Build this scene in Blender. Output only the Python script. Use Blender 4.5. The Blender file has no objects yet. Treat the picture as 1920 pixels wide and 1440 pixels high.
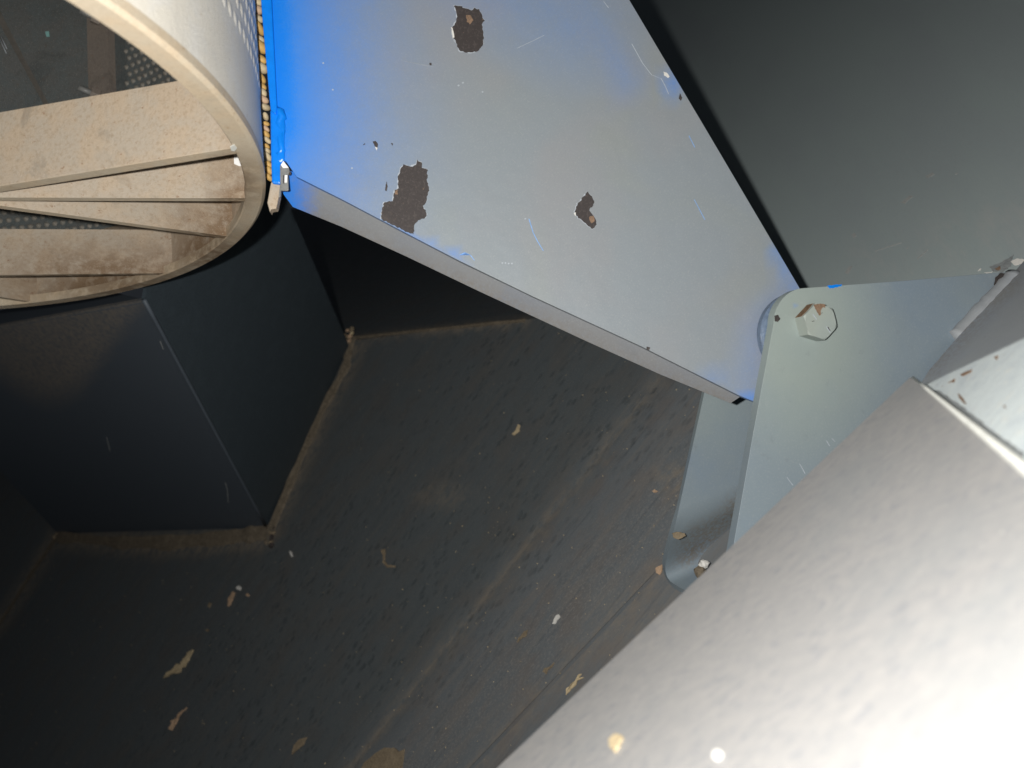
import bpy, bmesh, math, random
from mathutils import Vector, Matrix, noise

random.seed(7)
SC = bpy.context.scene
COL = SC.collection
V = Vector

# ------------------------------------------------------------------ camera, light, exposure
F = 1440.0                                  # focal length in pixels of the 1920 x 1440 photograph


def ray(px, py):
    return V(((px - 960.0) / F, -(py - 720.0) / F, -1.0))


class Plane:
    """A flat sheet in the lens frame, given by three (column, row, distance) points or point + normal."""
    def __init__(s, a=None, b=None, c=None, p=None, n=None):
        if p is None:
            A, B, C = (ray(q[0], q[1]) * q[2] for q in (a, b, c))
            n = (B - A).cross(C - A)
            p = A
        n = n.normalized()
        s.n = n if n.dot(p) < 0 else -n     # towards the lens
        s.p = p

    def at(s, px, py, lift=0.0):
        r = ray(px, py)
        return r * ((s.p + s.n * lift).dot(s.n) / r.dot(s.n))


FLOOR1 = Plane((500, 990, .88), (1160, 810, .64), (690, 1400, .66))
# the floor is level: turn the lens frame so that the floor's normal is +Z and the floor lies at z = 0
up = FLOOR1.n
fwd = (V((0, 0, -1)) - up * V((0, 0, -1)).dot(up)).normalized()
right = fwd.cross(up)
ROT = Matrix((right, fwd, up))
LIFT = -(ROT @ FLOOR1.p).z
TOW = Matrix.Translation((0, 0, LIFT)) @ ROT.to_4x4()
TOL = TOW.inverted()


def W(p):
    return TOW @ p


def px_of(w):
    q = TOL @ w
    return 960 + F * q.x / -q.z, 720 - F * q.y / -q.z


cam = bpy.data.cameras.new('camera')
camo = bpy.data.objects.new('camera', cam)
COL.objects.link(camo)
cam.sensor_width = 36.0
cam.lens = 36.0 * F / 1920.0
cam.clip_start = 0.01
cam.clip_end = 50
cam.dof.use_dof = True
cam.dof.focus_distance = 0.46
cam.dof.aperture_fstop = 8.5
camo.matrix_world = TOW
SC.camera = camo

world = bpy.data.worlds.new('World')
SC.world = world
world.use_nodes = True
world.node_tree.nodes['Background'].inputs[0].default_value = (.75, .85, 1, 1)
world.node_tree.nodes['Background'].inputs[1].default_value = .02

fl = bpy.data.lights.new('flash', 'POINT')   # the phone's flash, beside its lens
fl.energy = 10.0
fl.shadow_soft_size = .004
fl.color = (1.0, .982, .955)
flo = bpy.data.objects.new('flash', fl)
COL.objects.link(flo)
flo.location = W(V((-.030, .010, .004)))

SC.view_settings.view_transform = 'Standard'
SC.view_settings.look = 'None'
SC.view_settings.exposure = 0.0
SC.view_settings.gamma = 1.0
SC.view_settings.use_curve_mapping = False
SC.render.engine = 'CYCLES'
SC.cycles.max_bounces = 6


# ------------------------------------------------------------------ materials
def lin(r, g, b):
    f = lambda c: (c / 255 / 12.92) if c <= 10 else ((c / 255 + .055) / 1.055) ** 2.4
    return (f(r), f(g), f(b), 1)


class Mat:
    def __init__(s, name, col, rough=.55, spec=.35, metal=0.0, scale=(1, 1, 1), rot=(0, 0, 0)):
        s.m = bpy.data.materials.new(name)
        s.m.use_nodes = True
        s.t = s.m.node_tree
        s.b = s.t.nodes['Principled BSDF']
        s.b.inputs['Roughness'].default_value = rough
        s.b.inputs['Specular IOR Level'].default_value = spec
        s.b.inputs['Metallic'].default_value = metal
        tc = s.t.nodes.new('ShaderNodeTexCoord')
        mp = s.t.nodes.new('ShaderNodeMapping')
        mp.vector_type = 'TEXTURE'
        mp.inputs['Scale'].default_value = scale
        mp.inputs['Rotation'].default_value = rot
        s.t.links.new(tc.outputs['Object'], mp.inputs[0])
        s.co = mp.outputs[0]
        mp2 = s.t.nodes.new('ShaderNodeMapping')
        s.t.links.new(tc.outputs['Object'], mp2.inputs[0])
        s.co0 = mp2.outputs[0]
        c = s.t.nodes.new('ShaderNodeRGB')
        c.outputs[0].default_value = tuple(col)[:3] + (1,)
        s.c = c.outputs[0]
        s.h = None

    def noise(s, scale, detail=5, rough=.6, dist=0.0, plain=False):
        n = s.t.nodes.new('ShaderNodeTexNoise')
        n.inputs['Scale'].default_value = scale
        n.inputs['Detail'].default_value = detail
        n.inputs['Roughness'].default_value = rough
        n.inputs['Distortion'].default_value = dist
        s.t.links.new(s.co0 if plain else s.co, n.inputs['Vector'])
        return n.outputs['Fac']

    def streaks(s, scale, rot, stretch, detail=4):
        tc = s.t.nodes.new('ShaderNodeTexCoord')
        mp = s.t.nodes.new('ShaderNodeMapping')
        mp.vector_type = 'TEXTURE'
        mp.inputs['Scale'].default_value = (stretch, 1, 1)
        mp.inputs['Rotation'].default_value = (0, 0, rot)
        n = s.t.nodes.new('ShaderNodeTexNoise')
        n.inputs['Scale'].default_value = scale
        n.inputs['Detail'].default_value = detail
        s.t.links.new(tc.outputs['Object'], mp.inputs[0])
        s.t.links.new(mp.outputs[0], n.inputs['Vector'])
        return n.outputs['Fac']

    def voro(s, scale, rnd=1.0):
        n = s.t.nodes.new('ShaderNodeTexVoronoi')
        n.inputs['Scale'].default_value = scale
        n.inputs['Randomness'].default_value = rnd
        s.t.links.new(s.co, n.inputs['Vector'])
        return n.outputs['Distance']

    def attr(s, name):
        n = s.t.nodes.new('ShaderNodeAttribute')
        n.attribute_name = name
        return n.outputs['Fac']

    def ramp(s, x, lo, hi, a=0.0, b=1.0):
        n = s.t.nodes.new('ShaderNodeMapRange')
        n.interpolation_type = 'SMOOTHSTEP'
        n.inputs[1].default_value = lo
        n.inputs[2].default_value = hi
        n.inputs[3].default_value = a
        n.inputs[4].default_value = b
        s.t.links.new(x, n.inputs[0])
        return n.outputs[0]

    def math(s, op, a, b):
        n = s.t.nodes.new('ShaderNodeMath')
        n.operation = op
        for i, x in enumerate((a, b)):
            if isinstance(x, (int, float)):
                n.inputs[i].default_value = x
            else:
                s.t.links.new(x, n.inputs[i])
        return n.outputs[0]

    def mix(s, fac, col):
        n = s.t.nodes.new('ShaderNodeMix')
        n.data_type = 'RGBA'
        if isinstance(fac, (int, float)):
            n.inputs[0].default_value = fac
        else:
            s.t.links.new(fac, n.inputs[0])
        s.t.links.new(s.c, n.inputs[6])
        n.inputs[7].default_value = tuple(col)[:3] + (1,)
        s.c = n.outputs[2]
        return s

    def bump(s, x, dist):
        n = s.t.nodes.new('ShaderNodeBump')
        n.inputs['Strength'].default_value = 1.0
        n.inputs['Distance'].default_value = dist
        s.t.links.new(x, n.inputs['Height'])
        if s.h:
            s.t.links.new(s.h, n.inputs['Normal'])
        s.h = n.outputs[0]
        return s

    def rough(s, x):
        s.t.links.new(x, s.b.inputs['Roughness'])
        return s

    def done(s):
        s.t.links.new(s.c, s.b.inputs['Base Color'])
        if s.h:
            s.t.links.new(s.h, s.b.inputs['Normal'])
        return s.m


def simple(name, col, rough=.6, spec=.3, var=.25, scale=300, bump=0.0, metal=0.0):
    m = Mat(name, col, rough, spec, metal)
    n = m.noise(scale)
    m.mix(m.ramp(n, .35, .7, 0, 1), [c * (1 - var) for c in col[:3]])
    m.mix(m.ramp(m.noise(scale * .17, 3), .45, .75, 0, .5), [min(1, c * (1 + var)) for c in col[:3]])
    if bump:
        m.bump(n, bump)
    return m.done()


GREY = (.225, .272, .30)
BLUE = (.004, .205, .78)
DUST = (.27, .22, .16)

streak = W(FLOOR1.at(1160, 810)) - W(FLOOR1.at(690, 1400))
SA = math.atan2(streak.y, streak.x)


def make_floor_mat():
    # mapping: rotate the streak direction on to x, then squash x so that the marks run along it
    m = Mat('dusty_dark_floor_paint', (.140, .154, .162), .6, .25, scale=(1.9, 1, 1), rot=(0, 0, SA))
    m.mix(m.ramp(m.noise(42, 4), .42, .68, 0, .75), (.158, .145, .134))          # thin brown layer of dust
    m.mix(m.ramp(m.noise(520, 3), .55, .75, 0, .3), (.19, .18, .165))
    m.mix(m.ramp(m.streaks(150, SA, 16), .5, .72, 0, .5), (.185, .175, .16))
    m.mix(m.ramp(m.streaks(330, SA, 22), .56, .74, 0, .5), (.085, .095, .105))
    d = m.attr('dimple')
    v = m.math('ADD', m.voro(165), m.math('MULTIPLY', m.math('SUBTRACT', m.noise(420, 3), .5), .5))
    spots = m.math('MULTIPLY', m.ramp(v, .16, .5, 1, 0), m.ramp(m.noise(48, 5, .7), .40, .62, .0, 1))
    spots = m.math('MULTIPLY', spots, d)
    m.mix(m.math('MULTIPLY', spots, .62), (.058, .070, .078))                       # wiped hollows of the paint skin
    m.mix(m.math('MULTIPLY', m.math('SUBTRACT', 1.0, m.attr('lit_side')), .55), (.047, .058, .060))      # flash falloff painted in: pitted sheet left of the fold goes darker
    fine = m.ramp(m.noise(1500, 2, plain=True), .62, .72, 0, .5)
    m.mix(fine, (.26, .235, .20))
    du = m.math('MULTIPLY', m.attr('dust'), m.ramp(m.noise(170, 6, .7), .33, .62, 0, 1))
    m.mix(du, DUST)
    sc = m.math('MULTIPLY', m.attr('scrape'), m.ramp(m.noise(900, 3), .5, .66, 0, .5))
    m.mix(sc, (.27, .255, .235))
    m.bump(spots, -.0003)
    m.bump(m.noise(700, 4), .00025)
    m.rough(m.ramp(m.noise(90, 3), .3, .7, .5, .75))
    return m.done()


def make_lever_mat():
    m = Mat('grey_overspray_on_blue_paint', (.245, .275, .295), .42, .45)
    m.mix(m.ramp(m.noise(11, 3), .4, .65, 0, .6), (.275, .275, .28))
    m.mix(m.ramp(m.noise(8, 3, .5, 1.5), .5, .68, 0, .5), (.26, .285, .27))
    m.mix(m.ramp(m.noise(1100, 3, .7), .5, .75, 0, .3), (.40, .41, .40))
    m.mix(m.ramp(m.noise(900, 3, .7), .56, .75, 0, .3), (.19, .21, .22))
    a = m.attr('blue')
    n = m.math('ADD', a, m.math('MULTIPLY', m.math('MULTIPLY', m.math('SUBTRACT', m.noise(130, 6, .75), .5), m.math('MINIMUM', m.math('MULTIPLY', a, 3.0), 1.0)), m.ramp(a, .4, .7, .32, .1)))
    n = m.math('ADD', n, m.math('MULTIPLY', m.math('SUBTRACT', m.noise(1000, 3, .8), .5), m.math('MINIMUM', m.math('MULTIPLY', a, 1.2), .35)))
    m.mix(m.math('MULTIPLY', m.math('MINIMUM', m.math('MAXIMUM', n, 0.0), 1.0), .97), (.015, .235, .80))
    m.mix(m.ramp(n, .8, 1.1), BLUE)
    m.bump(m.noise(1600, 3), .00006)
    m.bump(m.noise(60, 2), .0004)
    return m.done()


def make_grey_mat(name, base=GREY, rough=.45, dust=True):
    m = Mat(name, base, rough, .4)
    m.mix(m.ramp(m.noise(18, 3), .4, .65, 0, .5), [base[0] * .85, base[1] * .92, base[2] * 1.06])
    m.mix(m.math('MULTIPLY', m.attr('green'), .62), (.345, .395, .335))
    m.mix(m.ramp(m.noise(1000, 3, .7), .5, .75, 0, .28), (.38, .40, .39))
    m.mix(m.ramp(m.noise(140, 4, .7), .6, .75, 0, .25), (.17, .19, .20))
    if dust:
        du = m.math('MULTIPLY', m.attr('dust'), m.ramp(m.noise(420, 6, .7), .36, .6, 0, .9))
        m.mix(du, (.20, .165, .125))
    bl = m.math('ADD', m.attr('blue'), m.math('MULTIPLY', m.math('SUBTRACT', m.noise(300, 5, .7), .5), .3))
    m.mix(m.ramp(bl, .25, .8), (.02, .22, .78))
    m.bump(m.noise(1500, 3), .00006)
    m.bump(m.noise(50, 2), .0003)
    return m.done()


def make_panel_mat():
    m = Mat('dark_side_panel_paint', (.315, .365, .36), .6, .3, scale=(3.0, 1, 1), rot=(.5, .2, .9))
    m.mix(m.ramp(m.noise(14, 3), .4, .65, 0, .5), (.295, .33, .34))
    du = m.math('MULTIPLY', m.attr('dust'), m.ramp(m.noise(75, 6, .65), .40, .70, 0, .55))
    m.mix(du, (.40, .395, .38))
    m.mix(m.math('MULTIPLY', m.attr('dust'), m.ramp(m.noise(260, 4, .6), .62, .72, 0, .35)), (.42, .41, .38))
    m.mix(m.ramp(m.noise(700, 3), .55, .75, 0, .25), (.25, .285, .28))
    m.bump(m.noise(500, 4), .0001)
    return m.done()


def make_box_mat():
    m = Mat('dark_blue_grey_box_paint', (.078, .094, .112), .5, .3)
    m.mix(m.ramp(m.noise(900, 3), .5, .75, 0, .3), (.105, .115, .122))
    du = m.math('MULTIPLY', m.attr('dust'), m.ramp(m.noise(260, 6, .75), .32, .62, .15, 1))
    m.mix(du, (.19, .168, .142))
    m.bump(m.noise(700, 4), .0002)
    return m.done()


def make_dust_metal(name, base, dusty, rust=(.22, .11, .055), amount=.5, stain=1.0):
    m = Mat(name, base, .55, .35)
    m.mix(m.ramp(m.noise(55, 5), .38, .62, 0, amount), dusty)
    m.mix(m.ramp(m.noise(32, 6, .7, .6), .52, .70, 0, .75 * stain), [c * .62 for c in base])
    m.mix(m.ramp(m.noise(500, 5, .7), .46, .70, 0, .6 * stain), [c * .66 for c in dusty])
    m.mix(m.ramp(m.noise(230, 4, .7), .62, .72, 0, .75), rust)
    m.mix(m.math('MULTIPLY', m.math('MINIMUM', m.math('MULTIPLY', m.attr('rust'), 1.9), 1.0), m.ramp(m.noise(120, 5, .7), .3, .58, .3, .97)), (.20, .13, .075))
    m.mix(m.ramp(m.noise(1800, 2), .62, .72, 0, .4), (.62, .56, .47))
    m.bump(m.noise(900, 4), .00025)
    return m.done()


def make_near_mat():
    g = W(NPV[1]) - W(NPV[0])
    m = Mat('dusty_pale_grey_paint', (.272, .268, .262), .45, .4, scale=(2.2, 1, 1), rot=(0, 0, math.atan2(g.y, g.x)))
    m.mix(m.ramp(m.noise(360, 6, .65), .40, .66, 0, .8), (.315, .303, .29))
    m.mix(m.ramp(m.noise(420, 4, .6), .53, .68, 0, .55), (.20, .208, .222))
    m.mix(m.ramp(m.noise(30, 3), .5, .7, 0, .35), (.25, .26, .26))
    m.mix(m.ramp(m.noise(1200, 3), .66, .74, 0, .7), (.52, .50, .46))
    m.mix(m.ramp(m.noise(900, 3, plain=True), .66, .76, 0, .6), (.16, .17, .19))
    m.bump(m.noise(900, 4), .00006)
    return m.done()


NPV = [ray(930, 1440) * .27, ray(1710, 705) * .315]
M = {}
M['floor'] = make_floor_mat()
M['lever'] = make_lever_mat()
M['grey'] = make_grey_mat('grey_bracket_paint')
M['grey2'] = make_grey_mat('grey_rail_paint', (.31, .325, .335), .6)
M['flange'] = make_grey_mat('grey_flange_paint', (.235, .24, .245), .5)
M['panel'] = make_grey_mat('dark_side_panel_paint', (.31, .35, .335), .6)
M['box'] = make_box_mat()
M['panel'] = make_panel_mat()
M['boxside'] = simple('shaded_box_side_paint', (.046, .060, .070), .5, .3, .15, 500, .0002)  # darker than the box front: the side's shade is put into its colour
M['drum'] = make_dust_metal('dusty_tan_drum_steel', (.44, .375, .295), (.50, .375, .25))
M['shell'] = make_dust_metal('pale_drum_shell', (.82, .79, .72), (.82, .76, .64), (.60, .50, .38), .6, .25)
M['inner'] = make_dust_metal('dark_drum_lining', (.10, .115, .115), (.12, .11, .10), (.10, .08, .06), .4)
M['innerbar'] = make_dust_metal('brown_dusty_bar', (.21, .18, .155), (.23, .19, .155))
M['lfold'] = simple('dusty_lining_crease', (.135, .125, .11), .6, .3, .2, 300, .0002)
M['lump'] = make_dust_metal('dusty_dimple', (.20, .19, .165), (.24, .21, .17))
M['ringm'] = make_dust_metal('worn_ring_steel', (.60, .51, .38), (.62, .48, .32), (.42, .28, .14), .6, .5)
M['near'] = make_near_mat()
def make_corner_mat():
    m = Mat('pale_grey_chipped_paint', (.60, .65, .645), .5, .4)
    m.mix(m.ramp(m.noise(60, 5, .7), .42, .66, 0, .8), (.50, .55, .57))
    m.mix(m.ramp(m.noise(150, 5, .7), .55, .7, 0, .7), (.70, .69, .62))
    m.mix(m.ramp(m.noise(420, 4, .7), .64, .74, 0, .7), (.36, .33, .28))
    m.bump(m.noise(300, 4), .0002)
    return m.done()


M['corner'] = make_corner_mat()
M['edge'] = simple('painted_highlight', (.85, .85, .78), .35, .6, .12, 300)  # pale colour standing in for flash highlights on plate edge and ring
def make_chip_mat():
    m = Mat('bare_dark_steel_patch', (.050, .042, .040), .6, .3, scale=(7, 1, 1), rot=(.3, .5, 1.1))
    m.mix(m.ramp(m.noise(900, 4), .5, .72, 0, .6), (.105, .09, .082))
    m.mix(m.ramp(m.noise(160, 4, plain=True), .52, .7, 0, .5), (.085, .07, .062))
    m.mix(m.ramp(m.noise(700, 3, plain=True), .66, .74, 0, .8), (.20, .14, .10))
    m.bump(m.noise(600, 4, plain=True), .0002)
    return m.done()


M['chip'] = make_chip_mat()
M['rustspot'] = simple('rust_spot', (.25, .165, .11), .8, .1, .35, 900, .0002)
M['flake'] = simple('lifted_white_paint_flake', (.72, .70, .65), .6, .2, .1, 500)
M['scratch'] = simple('pale_blue_scratch', (.22, .42, .80), .6, .2, .2, 500)
M['scratchp'] = simple('pale_grey_scratch', (.46, .50, .54), .6, .2, .2, 500)
M['bolt'] = make_grey_mat('grey_painted_bolt', (.335, .365, .335), .45, False)
M['rust'] = simple('brown_rust', (.24, .15, .09), .85, .1, .45, 800, .0003)
M['steel'] = simple('lit_and_bare_steel', (.92, .91, .88), .4, .6, .08, 400, 0, 0)  # near white puts the clip's flash glare in the colour; bare patch shares it
M['steeldull'] = simple('dull_clip_steel', (.22, .22, .21), .45, .5, .2, 400)
M['grain'] = simple('golden_grain', (.62, .38, .12), .55, .3, .3, 250, .0002)
M['leaf'] = simple('dry_tan_leaf', (.56, .45, .28), .7, .2, .25, 500, .0003)
M['straw'] = simple('pinkish_straw', (.55, .38, .25), .7, .2, .25, 500, .0003)
M['white'] = simple('white_scrap', (.75, .73, .68), .7, .2, .12, 500, .0002)
M['mud'] = simple('dried_mud', (.27, .215, .145), .9, .1, .3, 700, .0006)
M['caulk'] = simple('brown_dirt_seam', (.20, .165, .12), .85, .1, .45, 420, .0006)
M['weld'] = simple('painted_weld', (.25, .265, .265), .5, .4, .2, 260, .0008)
M['blueglob'] = simple('thick_blue_paint', (.004, .22, .82), .3, .5, .1, 200, .0004)
M['dustmark'] = simple('pale_dust_mark', (.37, .38, .365), .8, .1, .2, 500)
M['washer'] = simple('blue_grey_washer_paint', (.14, .19, .27), .35, .5, .25, 350, .0005)
M['cyan'] = simple('turquoise_paint_fleck', (.22, .42, .40), .6, .3, .1, 500)


# ------------------------------------------------------------------ building helpers
def link(name, verts, faces, mat, parent=None, smooth=False, attrs=None, bevel=0.0, origin=None):
    """verts in world space -> ONE mesh object whose origin is its centre."""
    o0 = V(origin) if origin is not None else sum((V(v) for v in verts), V()) / len(verts)
    me = bpy.data.meshes.new(name)
    me.from_pydata([V(v) - o0 for v in verts], [], faces)
    me.validate()
    ob = bpy.data.objects.new(name, me)
    COL.objects.link(ob)
    ob.location = o0
    if parent is not None:
        ob.parent = parent
        ob.location = o0 - V(parent['_at'])
    ob['_at'] = tuple(o0)
    me.materials.append(mat)
    if smooth:
        for p in me.polygons:
            p.use_smooth = True
    for k, fn in (attrs or {}).items():
        at = me.attributes.new(k, 'FLOAT', 'POINT')
        for i, v in enumerate(me.vertices):
            at.data[i].value = fn(*px_of(v.co + o0))
    if bevel:
        b = ob.modifiers.new('soft edge', 'BEVEL')
        b.width = bevel
        b.segments = 2
        b.limit_method = 'ANGLE'
    return ob


def thing(name, label, cat, base, group=None):
    o = bpy.data.objects.new(name, None)
    COL.objects.link(o)
    o.empty_display_size = .02
    o.location = base
    o['_at'] = tuple(base)
    return tag(o, label, cat, group)


def tag(o, label, cat, group=None):
    o['label'] = label
    o['category'] = cat
    if group:
        o['group'] = group
    return o


def cut_grid(verts, n, lim=None):
    """front polygon (world) -> mesh cut into a fine grid along two directions of its plane"""
    bm = bmesh.new()
    vs = [bm.verts.new(v) for v in verts]
    fc = bm.faces.new(vs)
    fc.normal_update()
    nn = fc.normal.copy()
    u = (vs[1].co - vs[0].co).normalized()
    w = nn.cross(u)
    for d in (u, w):
        t = [v.co.dot(d) for v in bm.verts]
        a, b = min(t), max(t)
        k = max(2, int((b - a) / n))
        for i in range(1, k):
            bmesh.ops.bisect_plane(bm, geom=bm.verts[:] + bm.edges[:] + bm.faces[:],
                                   plane_co=d * (a + (b - a) * i / k), plane_no=d)
    bm.verts.index_update()
    out = [v.co.copy() for v in bm.verts], [[v.index for v in f.verts] for f in bm.faces]
    bm.free()
    return out


def slab(name, pts, thick, away, mat, parent=None, bevel=0.0, grid=0.0, attrs=None, smooth=False):
    """a sheet with real thickness: front outline pts (lens frame), back face pushed along `away`."""
    f = [W(p) for p in pts]
    nrm = V()
    for i in range(len(f)):
        a, b = f[i], f[(i + 1) % len(f)]
        nrm += a.cross(b)
    aw = (ROT @ away).normalized()
    if nrm.dot(aw) > 0:
        f.reverse()
    bk = [v + aw * thick for v in f]
    n = len(f)
    if grid:
        gv, gf = cut_grid(f, grid)
        # rim: find boundary edges of the grid and extrude them back
        cnt = {}
        for q in gf:
            for i in range(len(q)):
                e = (q[i], q[(i + 1) % len(q)])
                cnt[tuple(sorted(e))] = cnt.get(tuple(sorted(e)), []) + [e]
        bound = [v[0] for v in cnt.values() if len(v) == 1]
        ids = {}
        verts = list(gv)
        for e in bound:
            for i in e:
                if i not in ids:
                    ids[i] = len(verts)
                    verts.append(gv[i] + aw * thick)
        faces = list(gf) + [[b, a, ids[a], ids[b]] for a, b in bound]
        base = len(verts)
        verts += bk
        faces.append(list(range(base + n - 1, base - 1, -1)))
        return link(name, verts, faces, mat, parent, smooth, attrs, bevel)
    verts = f + bk
    faces = [list(range(n)), list(range(2 * n - 1, n - 1, -1))]
    faces += [[(i + 1) % n, i, n + i, n + (i + 1) % n] for i in range(n)]
    return link(name, verts, faces, mat, parent, smooth, attrs, bevel)


def ragged(pts, step=4.0, jit=1.6, seed=0):
    """break a pixel outline into short steps with small jitter"""
    r = random.Random(seed)
    out = []
    for i in range(len(pts)):
        a, b = pts[i], pts[(i + 1) % len(pts)]
        d = math.hypot(b[0] - a[0], b[1] - a[1])
        k = max(1, int(d / step))
        for j in range(k):
            t = j / k
            out.append((a[0] + (b[0] - a[0]) * t + r.uniform(-jit, jit), a[1] + (b[1] - a[1]) * t + r.uniform(-jit, jit)))
    return out


def patch(name, plane, pts, mat, parent=None, lift=.0004, thick=.0003, step=4, jit=1.2, seed=0):
    pp = ragged(pts, step, jit, seed) if step else pts
    return slab(name, [plane.at(x, y, lift) for x, y in pp], thick, -plane.n, mat, parent)


def tube(name, path, radius, mat, parent=None, seg=8, wob=0.0, seed=0, smooth=True, closed_ends=True):
    """bead along a lens-frame path; radius number or list; wob makes it lumpy"""
    r = random.Random(seed)
    P = [W(p) for p in path]
    verts, faces = [], []
    for i, p in enumerate(P):
        d = (P[min(i + 1, len(P) - 1)] - P[max(i - 1, 0)]).normalized()
        a = d.orthogonal().normalized()
        if i and abs(a.dot(pa)) < .999:
            a = (pa - d * pa.dot(d)).normalized()
        pa = a
        b = d.cross(a)
        rr = radius[i] if isinstance(radius, (list, tuple)) else radius
        for k in range(seg):
            t = 2 * math.pi * k / seg
            q = rr * (1 + r.uniform(-wob, wob))
            verts.append(p + (a * math.cos(t) + b * math.sin(t)) * q)
    for i in range(len(P) - 1):
        for k in range(seg):
            faces.append([i * seg + k, i * seg + (k + 1) % seg, (i + 1) * seg + (k + 1) % seg, (i + 1) * seg + k])
    if closed_ends:
        faces.append(list(range(seg - 1, -1, -1)))
        faces.append([(len(P) - 1) * seg + k for k in range(seg)])
    return link(name, verts, faces, mat, parent, smooth)


def lerp_path(plane, pts, n, lift=0.0):
    out = []
    for (a, b) in zip(pts[:-1], pts[1:]):
        for j in range(n):
            t = j / n
            out.append(plane.at(a[0] + (b[0] - a[0]) * t, a[1] + (b[1] - a[1]) * t, lift))
    out.append(plane.at(*pts[-1], lift))
    return out


def seg_d(x, y, a, b):
    dx, dy = b[0] - a[0], b[1] - a[1]
    t = max(0, min(1, ((x - a[0]) * dx + (y - a[1]) * dy) / (dx * dx + dy * dy)))
    return math.hypot(x - a[0] - dx * t, y - a[1] - dy * t)


def near_line(x, y, pts, w):
    return max(max(0.0, 1 - seg_d(x, y, a, b) / w) for a, b in zip(pts[:-1], pts[1:]))


def blob(x, y, cx, cy, rx, ry):
    return max(0.0, 1 - math.hypot((x - cx) / rx, (y - cy) / ry))


# ------------------------------------------------------------------ the floor, a folded sheet
A1, J = (650, 640), (1361, 553)
B0 = (531, 1600)
C0, C1 = (728, 1600), (1581, 700)
L0, L1 = (110, 1000), (-300, 1633)
F2 = Plane((1160, 810, .64), (690, 1400, .66), (1240, 1060, .548))
F3 = Plane((1240, 1060, .548), tuple((880, 1440)) + (-(F2.at(880, 1440).z),), (1500, 1300, .445))
F0 = Plane((650, 640, -FLOOR1.at(*A1).z), (1361, 553, -FLOOR1.at(*J).z), (800, 430, 1.6))
FL = Plane((110, 1000, -FLOOR1.at(*L0).z), (-300, 1633, -FLOOR1.at(*L1).z), (-100, 900, 1.56))


def floor_dust(x, y):
    v = 0
    v = max(v, .45 * near_line(x, y, [(1280, 660), (1160, 810), (930, 1097), (690, 1400), (640, 1463)], 13))
    v = max(v, .45 * near_line(x, y, [(1240, 1065), (880, 1440)], 20) if x + y * .95 > 2240 else 0)
    v = max(v, .75 * near_line(x, y, [(660, 634), (985, 600)], 12))
    v = max(v, .8 * near_line(x, y, [(110, 1000), (0, 1170)], 26))
    v = max(v, .9 * near_line(x, y, [(500, 1000), (560, 860), (660, 650)], 34))
    v = max(v, .9 * near_line(x, y, [(110, 1010), (300, 1022), (480, 1012)], 34))
    v = max(v, .4 * blob(x, y, 830, 930, 75, 35), .8 * blob(x, y, 1270, 900, 60, 40))
    v = max(v, .3 * blob(x, y, 1200, 1180, 160, 140))
    return v


def floor_dimple(x, y):
    # pitted paint between the box and the fold
    t = near_line(x, y, [(1120, 640), (900, 900), (620, 1200), (480, 1440)], 330)
    return min(1.0, t * 1.7)


def floor_scrape(x, y):
    s = (x - 880) * .726 + (y - 1440) * .688
    return max(0.0, 1 - abs(s + 70) / 110)


def floor_lit_side(x, y):
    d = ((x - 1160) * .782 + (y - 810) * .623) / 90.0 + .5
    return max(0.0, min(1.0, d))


def facet(poly, plane, fixed):
    return [fixed[p] if p in fixed else W(plane.at(*p)) for p in poly]


fx = {A1: W(FLOOR1.at(*A1)), J: W(FLOOR1.at(*J)), B0: W(FLOOR1.at(*B0)), L0: W(FLOOR1.at(*L0)), L1: W(FLOOR1.at(*L1)),
      C0: W(F2.at(*C0)), C1: W(F2.at(*C1))}
fv, ff = [], []
for poly, pl in (([L0, L1, B0, J, A1, (300, 680)], FLOOR1), ([B0, C0, C1, J], F2),
                 ([(733, 1605), (1200, 1800), (2100, 1200), (1586, 705)], F3), ([A1, J, (1500, 470), (1500, 400), (545, 390), (480, 645)], F0),
                 ([L0, (300, 680), (-300, 600), (-700, 1200), L1], FL)):
    gv, gf = cut_grid(facet(poly, pl, fx), .012)
    o = len(fv)
    fv += gv
    ff += [[i + o for i in q] for q in gf]
gq = [W(F2.at(*p, -.0035)) for p in ((715, 1600), (1570, 700), (1600, 710), (748, 1612))]
fv2 = len(fv)
fv += gq
ff.append([fv2, fv2 + 1, fv2 + 2, fv2 + 3])
fo = link('floor', fv, ff, M['floor'], attrs={'dust': floor_dust, 'dimple': floor_dimple, 'scrape': floor_scrape, 'lit_side': floor_lit_side})
fo['kind'] = 'structure'

# ------------------------------------------------------------------ dark side panel (upper right)
PAN = Plane((1200, 0, 1.3), (1900, 490, .475), (1500, 530, .60))
side = slab('side_panel', [PAN.at(*p) for p in ((900, -160), (2150, -160), (2150, 640), (1430, 660), (1200, 500))], .004, -PAN.n,
            M['panel'], grid=.02, attrs={'dust': lambda x, y: .9 * near_line(x, y, [(1640, 505), (1920, 400)], 90) + .6 * blob(x, y, 1900, 490, 120, 60)})
tag(side, 'dark grey flat metal panel in the upper right corner behind the blue plate', 'panel')

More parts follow.
